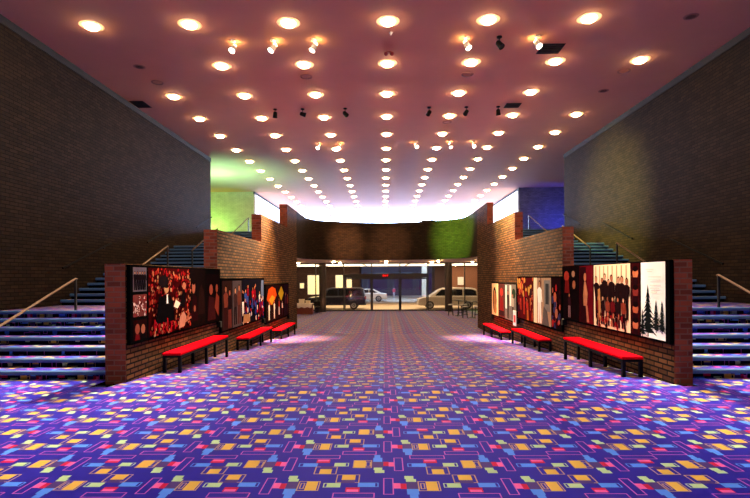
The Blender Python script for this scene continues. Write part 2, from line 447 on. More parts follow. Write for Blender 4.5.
WN = (1.0, 0.93, 0.88); W1 = (1.0, 0.82, 0.60); W2 = (1.0, 0.66, 0.32); W3 = (1.0, 0.50, 0.26)
spot((-3.95, 13.25), (-5.4, 7.5, 0), W1, 2100, 46, 'white ceiling spotlight leftmost of the front row of six spotlights')
spot((-2.90, 13.25), (-7.0, 9.6, 0.3), W1, 1200, 44, 'white ceiling spotlight second from left in the front row of six')
spot((-1.82, 13.25), (-4.5, 11.2, 1.2), W1, 800, 34, 'white ceiling spotlight third from left in the front row of six')
spot((2.19, 13.25), (4.75, 10.4, 1.2), W1, 750, 36, 'white ceiling spotlight fourth from left in the front row of six')
spot((3.03, 13.25), (7.4, 9.4, 0.3), W1, 1200, 44, 'black backed ceiling spotlight fifth from left in the front row', dark=True)
spot((4.02, 13.25), (6.2, 7.5, 0), W1, 2100, 46, 'white ceiling spotlight rightmost of the front row beside the black vent')
spot((-4.02, 18.7), (-4.62, 19.6, 2.4), W2, 7000, 46, 'black ceiling spotlight leftmost of the dark middle row', dark=True)
spot((-1.42, 18.7), (4.5, 29.9, 4.35), (0.34, 1.0, 0.08), 20000, 21, 'black ceiling spotlight second from left in the dark middle row', dark=True)
spot((-3.0, 18.7), (9.2, 21.0, 4.5), (0.9, 1.0, 0.30), 6000, 36, 'black ceiling spotlight between the two leftmost of the dark middle row', dark=True)
spot((1.68, 18.7), (-2.4, 31.5, 3.9), W3, 7000, 13, 'black ceiling spotlight third from left in the dark middle row', dark=True)
spot((3.05, 18.7), (0.3, 32.0, 3.8), W3, 4000, 14, 'black ceiling spotlight fourth from left in the dark middle row', dark=True)
spot((4.22, 18.7), (4.85, 19.6, 2.4), W2, 7000, 46, 'black ceiling spotlight rightmost of the dark middle row by a vent', dark=True)
spot((-3.03, 23.4), (-4.75, 17.6, 3.0), W2, 5000, 30, 'lit ceiling spotlight leftmost of the far row of five')
spot((-2.06, 23.4), (-4.55, 15.5, 1.2), W1, 1500, 30, 'lit ceiling spotlight second from left in the far row of five')
spot((1.50, 23.4), (4.75, 15.2, 1.2), W1, 1500, 30, 'lit ceiling spotlight in the middle of the far row of five')
spot((3.07, 23.4), (4.75, 19.5, 1.0), W1, 1300, 40, 'lit ceiling spotlight second from right in the far row of five')
spot((4.14, 23.4), (4.95, 17.6, 3.0), W2, 5000, 30, 'lit ceiling spotlight rightmost of the far row of five')

# coloured floods standing on the upper floor
def flood(pos, aim, col, watts, ang, label):
    x, y, z = pos; p = Vector((x, y, z+0.25)); a = (Vector(aim)-p).normalized()
    t = thing('floor_floodlight', label, 'floodlight', pos)
    MB().box(x-0.15, x+0.15, y-0.1, y+0.1, z+0.002, z+0.03, M_BLACK).build('base', t)
    MB().tube([(x-0.13, y, z+0.03), (x-0.13, y, z+0.25)], 0.012, M_BLACK).build('bracket', t)
    MB().tube([(x+0.13, y, z+0.03), (x+0.13, y, z+0.25)], 0.012, M_BLACK).build('bracket', t)
    MB().lathe([(0.06, -0.1), (0.1, -0.05), (0.115, 0.05), (0.1, 0.05)], M_BLACK, p, 16, a).build('can', t, smooth=True)
    L = bpy.data.lights.new('flood', 'SPOT'); L.energy = watts; L.color = col; L.spot_size = math.radians(ang); L.spot_blend = 0.6; L.shadow_soft_size = 0.1
    o = bpy.data.objects.new('flood_beam', L); C.objects.link(o); o.parent = t
    o.location = p + a*0.07 - Vector(pos); o.rotation_euler = a.to_track_quat('-Z', 'Y').to_euler()
flood((-13.2, 34.6, UP), (-12.3, 36.6, 5.2), (0.45, 1.0, 0.12), 420, 140, 'black floodlight washing the upper left end wall green')
flood((-10.2, 29.6, UP), (-10.0, 30.0, 8.05), (0.26, 1.0, 0.50), 1500, 132, 'black floodlight washing the upper left ceiling green')
flood((12.6, 33.6, UP), (11.6, 36.0, 5.9), (0.05, 0.08, 1.0), 380, 125, 'black floodlight washing the upper right end wall deep blue')

# ------------------------------------------------------------------ small fittings in the ceiling
M_VENT = mat('vent_black', (6, 5, 5), 0.8)
def vent(x, y, w, d, label):
    t = thing('ceiling_vent', label, 'vent', (x, y, CEIL))
    MB().box(x-w/2, x+w/2, y-d/2, y+d/2, CEIL-0.012, CEIL-0.002, M_VENT).build('backing', t)
    mb = MB()
    for k in range(6):
        yy = y-d/2+d*(k+0.5)/6; mb.box(x-w/2+0.02, x+w/2-0.02, yy-0.008, yy+0.008, CEIL-0.024, CEIL-0.011, M_BLACK)
    mb.build('slats', t)
vent(4.6, 14.0, 0.62, 0.62, 'black square ceiling vent beside the front right spotlight')
vent(4.72, 18.6, 0.55, 0.5, 'black square ceiling vent at the end of the middle row of spotlights')
vent(-8.72, 18.0, 0.5, 0.7, 'black ceiling vent against the top of the left brick wall')
M_SPK = mat('speaker_grille', (186, 132, 112), 0.8)
for x, y, lb in ((-2.4, 15.7, 'round ceiling speaker left of the middle column of lights'), (2.6, 15.7, 'round ceiling speaker right of the middle column of lights'),
                 (7.35, 15.6, 'round ceiling speaker near the right brick wall'), (-7.2, 16.0, 'round ceiling speaker near the left brick wall'), (2.56, 20.5, 'round ceiling speaker farthest back between two light rows')):
    t = thing('ceiling_speaker', lb, 'speaker', (x, y, CEIL), 'round speakers in the ceiling')
    MB().lathe([(0.19, 0), (0.19, -0.015), (0.165, -0.02), (0.16, -0.006)], mat('speaker_ring', (150, 104, 92), 0.7), (x, y, CEIL-0.001), 24).build('ring', t, smooth=True)
    MB().lathe([(0.16, -0.004), (0.1, -0.009), (0, -0.011)], M_SPK, (x, y, CEIL-0.001), 24).build('grille', t, smooth=True)
t = thing('ceiling_alarm', 'small dark red twin headed alarm on the ceiling by the middle light', 'alarm', (0.16, 14.05, CEIL))
MB().box(0.09, 0.23, 14.0, 14.1, CEIL-0.03, CEIL-0.001, mat('alarm_red', (120, 10, 14), 0.5)).build('plate', t)
for dx in (-0.08, 0.08): MB().lathe([(0.05, 0), (0.06, -0.05), (0.03, -0.09), (0, -0.1)], mat('alarm_red', (120, 10, 14), 0.5), (0.16+dx, 14.05, CEIL-0.02), 14).build('head', t, smooth=True)
t = thing('ceiling_sprinkler', 'small steel sprinkler on the ceiling behind the nearest middle light', 'sprinkler', (0.2, 12.95, CEIL))
MB().lathe([(0.05, 0), (0.05, -0.01), (0.015, -0.02), (0.012, -0.05)], M_CAN, (0.2, 12.95, CEIL-0.001), 14).build('body', t, smooth=True)
MB().lathe([(0.03, -0.055), (0.03, -0.06), (0, -0.062)], M_CAN, (0.2, 12.95, CEIL-0.001), 14).build('deflector', t)

# ------------------------------------------------------------------ benches
def bench(side, y0, y1, zs, label):
    if side < 0: xa, xb = PL1 + 0.08, PL1 + 0.47
    else: xa, xb = PR0 - 0.47, PR0 - 0.08
    t = thing('bench', label, 'bench', ((xa+xb)/2, (y0+y1)/2, floor_z((y0+y1)/2)), 'red benches below the murals')
    MB().box(xa, xb, y0, y1, zs-0.055, zs, M_RED).build('seat_pad', t, bevel=0.015)
    fr = MB()
    for x in (xa+0.01, xb-0.05): fr.box(x, x+0.04, y0+0.01, y1-0.01, zs-0.10, zs-0.056, M_BLACK)
    for y in (y0+0.01, (y0+y1)/2-0.02, y1-0.05): fr.box(xa+0.05, xb-0.05, y, y+0.04, zs-0.10, zs-0.056, M_BLACK)
    fr.build('frame', t)
    for y in (y0+0.01, (y0+y1)/2-0.03, y1-0.07):
        for x in (xa+0.01, xb-0.07):
            MB().box(x, x+0.06, y, y+0.06, floor_z(y+0.03), zs-0.10, M_BLACK).build('leg', t)
bench(-1, 10.05, 13.15, 0.305, 'red padded black framed bench below the red and black crowd mural, left side nearest')
bench(-1, 15.1, 18.3, 0.005, 'middle red padded bench below the blue and red crowd mural, left wall')
bench(-1, 20.0, 23.1, -0.265, 'farthest red padded bench on the left wall below the orange and yellow mural')
bench(1, 9.3, 12.35, 0.32, 'red padded black framed bench below the orchestra photo, right side nearest')
bench(1, 14.35, 17.4, 0.015, 'middle red padded bench below the woman in white mural, right wall')
bench(1, 19.0, 22.4, -0.265, 'farthest red padded bench on the right wall before the bar stools')

# ------------------------------------------------------------------ murals
PALET = {}
def pc(rgb):
    k = tuple(int(v) for v in rgb)
    if k not in PALET: PALET[k] = mat('print_%02x%02x%02x' % k, tuple(v*0.86 for v in k) if sum(k) < 560 else k, 0.7, spec=0.0, noise=0.5 if sum(k) < 560 else 0.06, nscale=9.0)
    return PALET[k]
M_BOARD = mat('mural_black', (9, 8, 8), 0.6, spec=0.0)
class Print:
    """a flat photograph on the board: u runs 0..1 left to right as seen, v 0..1 upwards"""
    def __init__(s, side, ya, yb, z0, z1, bg):
        s.mb = MB(); s.side, s.ya, s.yb, s.z0, s.z1 = side, ya, yb, z0, z1; s.n = 0
        s.asp = abs(yb-ya)/(z1-z0)
        s.poly([(0,0),(1,0),(1,1),(0,1)], bg)
    def P(s, u, v):
        y = s.ya + (s.yb-s.ya)*u; z = s.z0 + (s.z1-s.z0)*v
        x = (PL1 + 0.066 + s.n*0.00012) if s.side < 0 else (PR0 - 0.066 - s.n*0.00012)
        return (x, y, z)
    def poly(s, pts, rgb):
        pts = [(min(1, max(0, u)), min(1, max(0, v))) for u, v in pts]
        s.mb.add([s.P(u, v) for u, v in pts], [tuple(range(len(pts)))], pc(rgb)); s.n += 1
    def ell(s, u, v, ru, rv, rgb, n=10):
        s.poly([(u+ru*math.cos(2*math.pi*k/n), v+rv*math.sin(2*math.pi*k/n)) for k in range(n)], rgb)
    def rect(s, u0, u1, v0, v1, rgb): s.poly([(u0,v0),(u1,v0),(u1,v1),(u0,v1)], rgb)
    def person(s, u, v, h, skin, top, leg, hair=(24,14,12), lean=0.0):
        a = h/s.asp                                     # width unit
        s.poly([(u-.13*a, v), (u-.02*a, v), (u+.0*a, v+.48*h), (u+.03*a, v), (u+.14*a, v), (u+.12*a+lean*a*.4, v+.52*h), (u-.12*a+lean*a*.4, v+.52*h)], leg)
        s.poly([(u-.12*a+lean*a*.4, v+.48*h), (u+.12*a+lean*a*.4, v+.48*h), (u+.17*a+lean*a*.8, v+.78*h), (u+.06*a+lean*a*.8, v+.84*h), (u-.06*a+lean*a*.8, v+.84*h), (u-.17*a+lean*a*.8, v+.78*h)], top)
        s.poly([(u+.15*a+lean*a*.8, v+.78*h), (u+.21*a+lean*a, v+.5*h), (u+.16*a+lean*a, v+.5*h), (u+.11*a+lean*a*.8, v+.7*h)], top)
        s.ell(u+lean*a, v+.925*h, .078*a, .085*h, hair); s.ell(u+lean*a, v+.91*h, .062*a, .07*h, skin)
    def crowd(s, n, v0, v1, h, skins, clothes, rnd):
        for k in range(n):
            v = v1 - (v1-v0)*k/max(1, n-1); u = rnd.random()
            s.person(u, v-h*.5, h*rnd.uniform(.85, 1.15), rnd.choice(skins), rnd.choice(clothes), rnd.choice(clothes), lean=rnd.uniform(-.12, .12))
    def dabs(s, n, cols, r, rnd, u=(0,1), v=(0,1)):
        for k in range(n):
            s.ell(rnd.uniform(*u), rnd.uniform(*v), r*rnd.uniform(.5, 1.2)/s.asp, r*rnd.uniform(.6, 1.5), rnd.choice(cols), 7)
    def fir(s, u, v, h, w, rgb, rnd):
        s.rect(u-.03*w, u+.03*w, v-.02, v+h*.2, rgb)
        for k in range(9):
            q = k/9; zz = v + h*(.06 + .86*q); ww = w*(1-q)*rnd.uniform(.85, 1.1)*.5 + .012
            s.poly([(u-ww, zz-.03), (u-ww*.4, zz), (u, zz-.015), (u+ww*.5, zz-.005), (u+ww, zz-.035), (u+ww*.25, zz+.1*h), (u, zz+.15*h), (u-ww*.25, zz+.1*h)], rgb)
            if k % 2 == 0: s.ell(u-ww*.45, zz+.0, ww*.2, .007, (206,200,196), 6); s.ell(u+ww*.5, zz-.01, ww*.2, .007, (216,208,204), 6)
    def build(s, name, parent): return s.mb.build(name, parent, fix=False)

def mural(side, y0, y1, z0, z1, label):
    t = thing('photo_mural', label, 'mural', (PL1 if side < 0 else PR0, (y0+y1)/2, z0), 'photo murals along the low brick walls')
    if side < 0: MB().box(PL1+0.001, PL1+0.065, y0, y1, z0, z1, M_BOARD).build('backing_board', t)
    else: MB().box(PR0-0.065, PR0-0.001, y0, y1, z0, z1, M_BOARD).build('backing_board', t)
    x = (PL1+0.001, PL1+0.11) if side < 0 else (PR0-0.11, PR0-0.001)
    MB().box(*x, y1-0.14, y1-0.02, z0-0.16, z0-0.001, M_BLACK).build('mounting_block', t)
    return t
def pr(side, y0, y1, z0, z1, a0, a1, b0, b1, bg):
    """a: share of the board from its near end, b: from its bottom"""
    ya, yb, za, zb2 = y0+(y1-y0)*a0, y0+(y1-y0)*a1, z0+(z1-z0)*b0, z0+(z1-z0)*b1
    return Print(side, ya, yb, za, zb2, bg) if side < 0 else Print(side, yb, ya, za, zb2, bg)
SK = [(224,150,110), (196,112,78), (238,176,136), (150,84,58)]
# left, nearest
B = (-1, 8.84, 13.74, 0.62, 2.045)
m = mural(*B, 'black photo mural with a red crowd, nearest on the left low wall')
p = pr(*B, .02, .125, .66, .97, (128,110,120))
for k in range(5): p.person(.14+.18*k, .06, .78, SK[k % 3], (30,20,24), (22,16,18))
p.build('group_photo', m)
p = pr(*B, .02, .125, .34, .62, (150,70,64)); p.dabs(60, [(230,190,170), (190,30,34), (110,16,20), (236,214,200)], .06, R); p.build('audience_photo', m)
p = pr(*B, .02, .125, .04, .30, (40,14,14)); p.ell(.3, .55, .17, .26, (190,92,66)); p.ell(.72, .5, .15, .25, (206,120,88)); p.poly([(.1,0),(.5,0),(.42,.3),(.18,.3)], (120,20,24)); p.poly([(.5,0),(.95,0),(.85,.28),(.6,.28)], (20,14,16)); p.build('faces_photo', m)
p = pr(*B, .14, .55, .04, .97, (70,10,12))
p.dabs(420, [(196,28,30), (226,70,44), (150,14,20), (232,120,80), (60,8,10), (180,24,34)], .026, R)
p.dabs(70, [(238,170,120), (20,10,12), (226,140,100)], .025, R)
p.ell(.27, .80, .12, .10, (34,22,24))
p.poly([(.08,.18),(.52,.18),(.50,.48),(.42,.58),(.30,.60),(.16,.56)], (16,12,14)); p.ell(.33, .68, .055, .062, (226,160,112)); p.ell(.33, .725, .055, .03, (30,18,14))
p.poly([(.33,.46),(.37,.46),(.355,.60),(.335,.60)], (236,226,220)); p.poly([(.50,.40),(.60,.36),(.68,.44),(.56,.50)], (240,214,180))
p.poly([(.66,.40),(.80,.36),(.84,.60),(.74,.66)], (24,14,16)); p.ell(.78, .72, .05, .06, (222,130,96))
# torn red script along the foot of the print
for k, (w, h) in enumerate(((.07,.2),(.05,.13),(.06,.14),(.04,.19),(.06,.13),(.05,.12))):
    u = .05 + k*.095
    p.poly([(u,.04),(u+.022,.04),(u+.03,.04+h),(u+.008,.05+h)], (214,24,36)); p.ell(u+w*.55, .04+h*.62, w*.42, h*.26, (206,22,36), 8); p.ell(u+w*.55, .04+h*.62, w*.17, h*.11, (60,8,12), 8)
p.poly([(.63,.03),(.78,.05),(.84,.2),(.76,.3),(.66,.22)], (236,150,120)); p.poly([(.78,.10),(.98,.16),(.97,.2),(.80,.15)], (230,130,100))
p.build('crowd_photo', m)
p = pr(*B, .56, .765, .02, .97, (26,14,14)); p.ell(.22, .70, .10, .12, (206,110,80)); p.ell(.22, .78, .10, .05, (20,10,10)); p.poly([(.05,.1),(.5,.1),(.4,.52),(.18,.58)], (44,12,16)); p.ell(.28, .32, .06, .06, (190,100,76)); p.poly([(.5,.2),(.95,.2),(.9,.6),(.7,.75),(.55,.6)], (44,22,20)); p.build('singer_photo', m)
p = pr(*B, .775, .985, .02, .90, (24,12,14)); p.ell(.35, .68, .13, .11, (196,92,70)); p.poly([(.1,.05),(.7,.05),(.6,.5),(.2,.55)], (70,26,28)); p.poly([(.62,.3),(.9,.1),(.95,.5),(.75,.62)], (160,66,52)); p.ell(.78, .70, .09, .09, (180,84,62)); p.build('violinist_photo', m)
# left, middle
B = (-1, 13.80, 18.75, 0.28, 1.79)
m = mural(*B, 'photo mural with a blue and red dancing crowd, middle of the left low wall')
p = pr(*B, .02, .20, .03, .95, (58,34,32)); p.person(.35, .05, .85, (208,130,96), (150,70,54), (60,24,26)); p.person(.75, .02, .8, (196,110,80), (34,20,24), (120,52,44)); p.build('dancer_photo', m)
p = pr(*B, .21, .40, .03, .95, (92,78,84)); p.person(.3, .05, .8, (214,150,116), (70,44,44), (40,26,28)); p.person(.72, .05, .86, (206,130,96), (120,60,48), (90,44,40)); p.build('couple_photo', m)
p = pr(*B, .41, .98, .03, .97, (24,22,34)); p.crowd(16, .25, .62, .5, SK, [(30,40,120), (206,24,40), (226,218,214), (20,18,26), (60,90,190), (150,16,40)], R)
p.dabs(50, [(206,24,50), (40,60,160), (236,210,190), (16,14,22)], .05, R, v=(.02,.5)); p.poly([(.02,.02),(.32,.02),(.30,.2),(.05,.22)], (190,140,96)); p.poly([(.84,.6),(.98,.55),(.98,.97),(.86,.97)], (120,140,190)); p.build('festival_photo', m)
# left, farthest
B = (-1, 19.0, 23.6, 0.04, 1.54)
m = mural(*B, 'photo mural with an orange fan and yellow lozenge, farthest on the left wall')
p = pr(*B, .02, .74, .03, .97, (40,20,22))
p.poly([(.02,.62),(.12,.9),(.3,.96),(.48,.9),(.56,.7),(.34,.46),(.2,.46)], (238,92,30)); p.poly([(.14,.6),(.3,.44),(.46,.64),(.3,.72)], (246,186,50)); p.poly([(.66,.74),(.84,.95),(1,.74),(.84,.5)], (236,196,48))
p.person(.14, .05, .5, (226,160,120), (238,228,216), (232,220,206)); p.person(.42, .04, .52, (214,140,104), (240,220,196), (226,206,190)); p.person(.7, .1, .5, (200,120,90), (190,60,50), (214,196,190)); p.person(.9, .06, .45, (226,160,120), (230,210,200), (60,40,60)); p.build('dancers_photo', m)
p = pr(*B, .755, .985, .03, .97, (46,28,44)); p.person(.35, .05, .7, SK[0], (96,46,70), (50,30,44)); p.person(.75, .08, .6, SK[1], (150,60,50), (70,34,40)); p.build('duet_photo', m)
# right, nearest
B = (1, 8.48, 13.54, 0.66, 2.055)
m = mural(*B, 'photo mural ending in snowy fir trees on white, nearest on right low wall')
p = pr(*B, .025, .185, .02, .985, (250,240,228))
p.poly([(0,.16),(.3,.1),(.62,.16),(1,.17),(1,.0),(0,.0)], (252,246,238)); rr = random.Random(3)
p.fir(.30, .03, .70, .80, (26,30,30), rr); p.fir(.64, .10, .42, .50, (34,38,38), rr); p.fir(.88, .10, .42, .46, (40,44,44), rr); p.fir(.08, .02, .36, .44, (30,34,34), rr)
for k, (v, a, b) in enumerate(((.90,.24,.56),(.87,.30,.50),(.80,.34,.86),(.76,.32,.84),(.69,.40,.86),(.65,.42,.80),(.60,.44,.70))): p.rect(a, b, v, v+.012, (232,214,200))
p.build('snow_photo', m)
p = pr(*B, .195, .258, .02, .985, (60,12,14))
for v, c in ((.86,(236,130,84)), (.60,(150,50,44)), (.36,(216,104,70)), (.14,(226,122,84))): p.ell(.5, v, .34, .085, c); p.ell(.5, v+.06, .34, .04, (26,10,12)); p.poly([(.1,v-.16),(.9,v-.16),(.75,v-.06),(.25,v-.06)], (40,12,18))
p.build('faces_photo', m)
p = pr(*B, .265, .60, .02, .985, (238,196,158))
for k in range(8): p.rect(.05+.12*k, .08+.12*k, .1, .98, (206,160,122))
for k in range(8): p.person(.12+.11*k, .16+.02*(k % 3), .66-.05*(k % 2), SK[k % 3], (34,16,18), (28,14,16), lean=R.uniform(-.1,.1))
for k in range(6): p.person(.14+.14*k, .04, .46, SK[(k+1) % 4], [(110,20,26),(38,18,20),(150,60,44)][k % 3], (60,16,22))
p.poly([(.16,.1),(.24,.1),(.2,.62),(.14,.6)], (214,140,84)); p.dabs(26, [(150,24,30), (206,110,80), (40,14,16)], .04, R, u=(.1,.9), v=(.02,.22)); p.build('orchestra_photo', m)
p = pr(*B, .61, .765, .02, .985, (112,16,28)); p.poly([(.02,.0),(.55,.0),(.5,.98),(.02,.98)], (50,14,20)); p.ell(.42, .80, .1, .08, (222,132,92)); p.poly([(.3,.3),(.55,.3),(.62,.52),(.48,.72),(.36,.72),(.28,.5)], (226,140,98)); p.poly([(.55,.02),(.72,.02),(.6,.3),(.46,.36)], (214,126,96)); p.build('dancer_photo', m)
p = pr(*B, .775, .985, .02, .985, (26,14,16)); p.ell(.22, .82, .17, .1, (206,66,50)); p.ell(.66, .86, .1, .06, (230,160,120)); p.ell(.7, .66, .1, .08, (214,130,92)); p.poly([(.08,.5),(.42,.5),(.36,.74),(.14,.74)], (130,30,30)); p.person(.4, .04, .46, (206,120,90), (60,26,34), (170,120,120)); p.build('singers_photo', m)
# right, middle
B = (1, 13.60, 18.12, 0.30, 1.79)
m = mural(*B, 'photo mural with a woman in white beside grey panels, middle of right low wall')
p = pr(*B, .02, .18, .03, .97, (34,14,18)); p.dabs(26, [(190,40,44), (214,104,80), (60,16,24), (60,60,110)], .07, R); p.ell(.4, .62, .16, .1, (214,110,80)); p.ell(.55, .3, .16, .1, (206,120,90)); p.build('band_photo', m)
p = pr(*B, .19, .56, .03, .97, (206,170,136)); p.rect(.0,.2,.0,1,(236,206,170)); p.rect(.42,.47,.2,1,(110,60,50)); p.rect(.62,.95,.3,.95,(150,146,140)); p.rect(.7,.88,.45,.88,(70,74,76)); p.person(.36, .02, .92, (214,150,110), (240,232,222), (226,218,210)); p.poly([(.5,.0),(.9,.0),(.8,.3),(.6,.4)], (110,104,104)); p.build('woman_photo', m)
p = pr(*B, .57, .985, .03, .97, (96,24,28)); p.crowd(12, .2, .55, .55, SK, [(150,30,34), (226,120,60), (60,24,40), (110,20,28), (200,60,44)], R); p.dabs(24, [(236,170,80), (240,120,60), (226,90,60)], .07, R, v=(.6,1)); p.build('stage_photo', m)
# right, farthest
B = (1, 18.2, 22.45, 0.10, 1.54)
m = mural(*B, 'photo mural with pale arch and grey figures, farthest on right low wall')
p = pr(*B, .02, .42, .03, .97, (138,130,124)); p.rect(.05,.2,.3,.97,(200,206,200)); p.rect(.45,.6,.4,.97,(206,206,196)); p.ell(.8,.75,.16,.14,(50,70,50)); p.person(.3,.03,.8,(214,150,116),(70,60,58),(60,52,50)); p.person(.72,.05,.7,(206,140,106),(196,180,160),(90,76,66)); p.build('street_photo', m)
p = pr(*B, .43, .68, .03, .97, (110,60,56)); p.ell(.5,.75,.25,.13,(214,70,60)); p.poly([(.15,.1),(.85,.1),(.7,.6),(.3,.62)],(150,40,40)); p.rect(.1,.9,.05,.2,(60,40,40)); p.build('red_singer_photo', m)
p = pr(*B, .69, .985, .03, .97, (244,214,160)); p.ell(.45,.48,.3,.42,(60,40,30)); p.ell(.45,.46,.2,.34,(226,150,96)); p.ell(.55,.2,.2,.16,(240,170,100)); p.build('arch_photo', m)
t = thing('notice_card', 'small white upright card with a red square at the end of the farthest right mural', 'sign', (PR0-0.09, 18.3, 0.1))
MB().box(PR0-0.125, PR0-0.112, 18.08, 18.50, 0.02, 0.56, mat('card_white', (240,236,230), 0.6)).build('card', t)
MB().box(PR0-0.127, PR0-0.1255, 18.16, 18.42, 0.14, 0.40, mat('card_red', (214,40,36), 0.6)).build('red_square', t)
MB().box(PR0-0.111, PR0-0.067, 18.22, 18.34, 0.05, 0.5, M_BLACK).build('bracket', t)

# ------------------------------------------------------------------ entrance glazing
M_GLASS = bpy.data.materials.new('clear_glass'); M_GLASS.use_nodes = True
nt = M_GLASS.node_tree; nt.nodes.clear()
o_ = nt.nodes.new('ShaderNodeOutputMaterial'); mx = nt.nodes.new('ShaderNodeMixShader'); tr = nt.nodes.new('ShaderNodeBsdfTransparent'); gl = nt.nodes.new('ShaderNodeBsdfGlossy'); fr = nt.nodes.new('ShaderNodeFresnel')
tr.inputs[0].default_value = (0.9, 0.9, 0.88, 1); gl.inputs['Roughness'].default_value = 0.02; fr.inputs['IOR'].default_value = 1.45
nt.links.new(fr.outputs[0], mx.inputs[0]); nt.links.new(tr.outputs[0], mx.inputs[1]); nt.links.new(gl.outputs[0], mx.inputs[2]); nt.links.new(mx.outputs[0], o_.inputs[0])
M_MULL = mat('bronze_mullion', (26, 20, 18), 0.4)
MX = [WL+0.05, -7.5, -5.33, -3.16, -0.99, 1.19, 3.35, 5.16, 6.17, 7.7, WR-0.05]
fr = MB()
for x in MX: fr.box(x-0.04, x+0.04, Y_DOOR-0.05, Y_DOOR+0.05, ZLOW, SOF, M_MULL)
fr.box(WL, WR, Y_DOOR-0.05, Y_DOOR+0.05, SOF-0.08, SOF, M_MULL); fr.box(WL, -3.16, Y_DOOR-0.05, Y_DOOR+0.05, ZLOW, ZLOW+0.1, M_MULL); fr.box(3.35, WR, Y_DOOR-0.05, Y_DOOR+0.05, ZLOW, ZLOW+0.1, M_MULL)
win = struct(fr.build('window_4'))
for a, b in zip(MX[:-1], MX[1:]):
    lo = 2.06 if -3.2 < a < 3.3 else ZLOW
    MB().box(a+0.04, b-0.04, Y_DOOR-0.006, Y_DOOR+0.006, lo, SOF-0.08, M_GLASS).build('pane', win)
for k, (a, b) in enumerate(((-3.12, -0.99), (-0.99, 1.19), (1.19, 3.31))):
    d = MB(); yy = Y_DOOR-0.09
    for x in (a+0.02, b-0.10): d.box(x, x+0.08, yy-0.02, yy+0.02, ZLOW+0.01, 1.72, M_MULL)
    d.box(a+0.1, b-0.1, yy-0.02, yy+0.02, ZLOW+0.01, ZLOW+0.12, M_MULL); d.box(a+0.1, b-0.1, yy-0.02, yy+0.02, 1.62, 1.72, M_MULL)
    dr = struct(d.build('door_%d' % (k+1)))
    MB().box(a+0.1, b-0.1, yy-0.005, yy+0.005, ZLOW+0.12, 1.62, M_GLASS).build('pane', dr)
struct(MB().box(-3.2, 3.39, Y_DOOR-0.22, Y_DOOR+0.1, 1.73, 2.06, M_MULL).build('trim_5'))
t = thing('exit_sign', 'small black exit sign with glowing red letters above the middle door', 'sign', (0.08, Y_DOOR-0.3, 1.80))
MB().box(-0.16, 0.32, Y_DOOR-0.27, Y_DOOR-0.221, 1.78, 2.02, M_BLACK).build('housing', t)
M_EXIT = mat('exit_red', (200, 10, 10), 0.5, emit=(255, 24, 20), estr=0.9)
lt = MB(); ey = Y_DOOR-0.272
def bar(x0, z0, x1, z1, w=0.026):
    d = Vector((x1-x0, z1-z0)); n = Vector((-d.y, d.x)).normalized()*w/2; a = Vector((x0, z0)); b = Vector((x1, z1))
    lt.prism([tuple(a-n), tuple(b-n), tuple(b+n), tuple(a+n)], 'y', ey-0.006, ey, M_EXIT)
zl, zh = 1.83, 1.97
x = -0.12; bar(x, zl, x, zh); [bar(x, z, x+0.075, z) for z in (zl+.012, 1.90, zh-.012)]
x = -0.015; bar(x, zl, x+0.09, zh); bar(x, zh, x+0.09, zl)
x = 0.13; bar(x, zl, x, zh)
x = 0.185; bar(x, zh-.012, x+0.1, zh-.012); bar(x+0.05, zl, x+0.05, zh)
lt.build('lettering', t, fix=True)
for x, nm in ((-4.74, 'left'), (4.85, 'right')):
    t = thing('round_column', 'dark round column in front of the glass %s' % ('beside the plant on the left' if nm == 'left' else 'beside the silver minivan and bar stools'), 'column', (x, 38.6, ZLOW))
    MB().lathe([(0.29, 0.002), (0.29, 0.12), (0.265, 0.13), (0.265, SOF-ZLOW-0.003)], mat('column_brown', (50, 36, 30), 0.5), (x, 38.6, ZLOW), 28).build('shaft', t, smooth=True)
    MB().lathe([(0.30, 0.002), (0.30, 0.1), (0.27, 0.12)], M_DARK, (x, 38.6, ZLOW), 28).build('base_ring', t, smooth=True)
# little lights in the entrance ceiling
M_GLOW2 = mat('entrance_lamp_glass', (255, 240, 210), 0.4, emit=(255, 212, 150), estr=150.0)
es = None
for k, (x, y) in enumerate(((-6.2, 36.4), (-3.2, 36.4), (0.12, 36.4), (3.4, 36.4), (6.3, 36.4), (-6.2, 33.2), (-3.4, 33.8), (0.12, 34.0), (3.6, 33.8), (6.3, 33.2), (-6.6, 29.5), (6.8, 29.5))):
    lab = 'small entrance ceiling light, %s from the left in the %s row from the glass' % ((ORD[k % 5], ORD[k//5]) if k < 10 else (['first', 'second'][k-10], 'third'))
    if es is None:
        es = thing('entrance_downlight', lab, 'ceiling light', (x, y, SOF), 'small lights in the entrance ceiling')
        MB().lathe([(0.11, 0), (0.11, -0.012), (0.09, -0.02), (0.08, -0.008)], M_CAN, (x, y, SOF-0.001), 18).build('trim_ring', es, smooth=True)
        MB().lathe([(0.08, -0.008), (0.085, -0.05), (0.06, -0.09), (0, -0.10)], M_GLOW2, (x, y, SOF-0.001), 16).build('lamp_dome', es, smooth=True)
    else: dup(es, (x, y, SOF), lab)

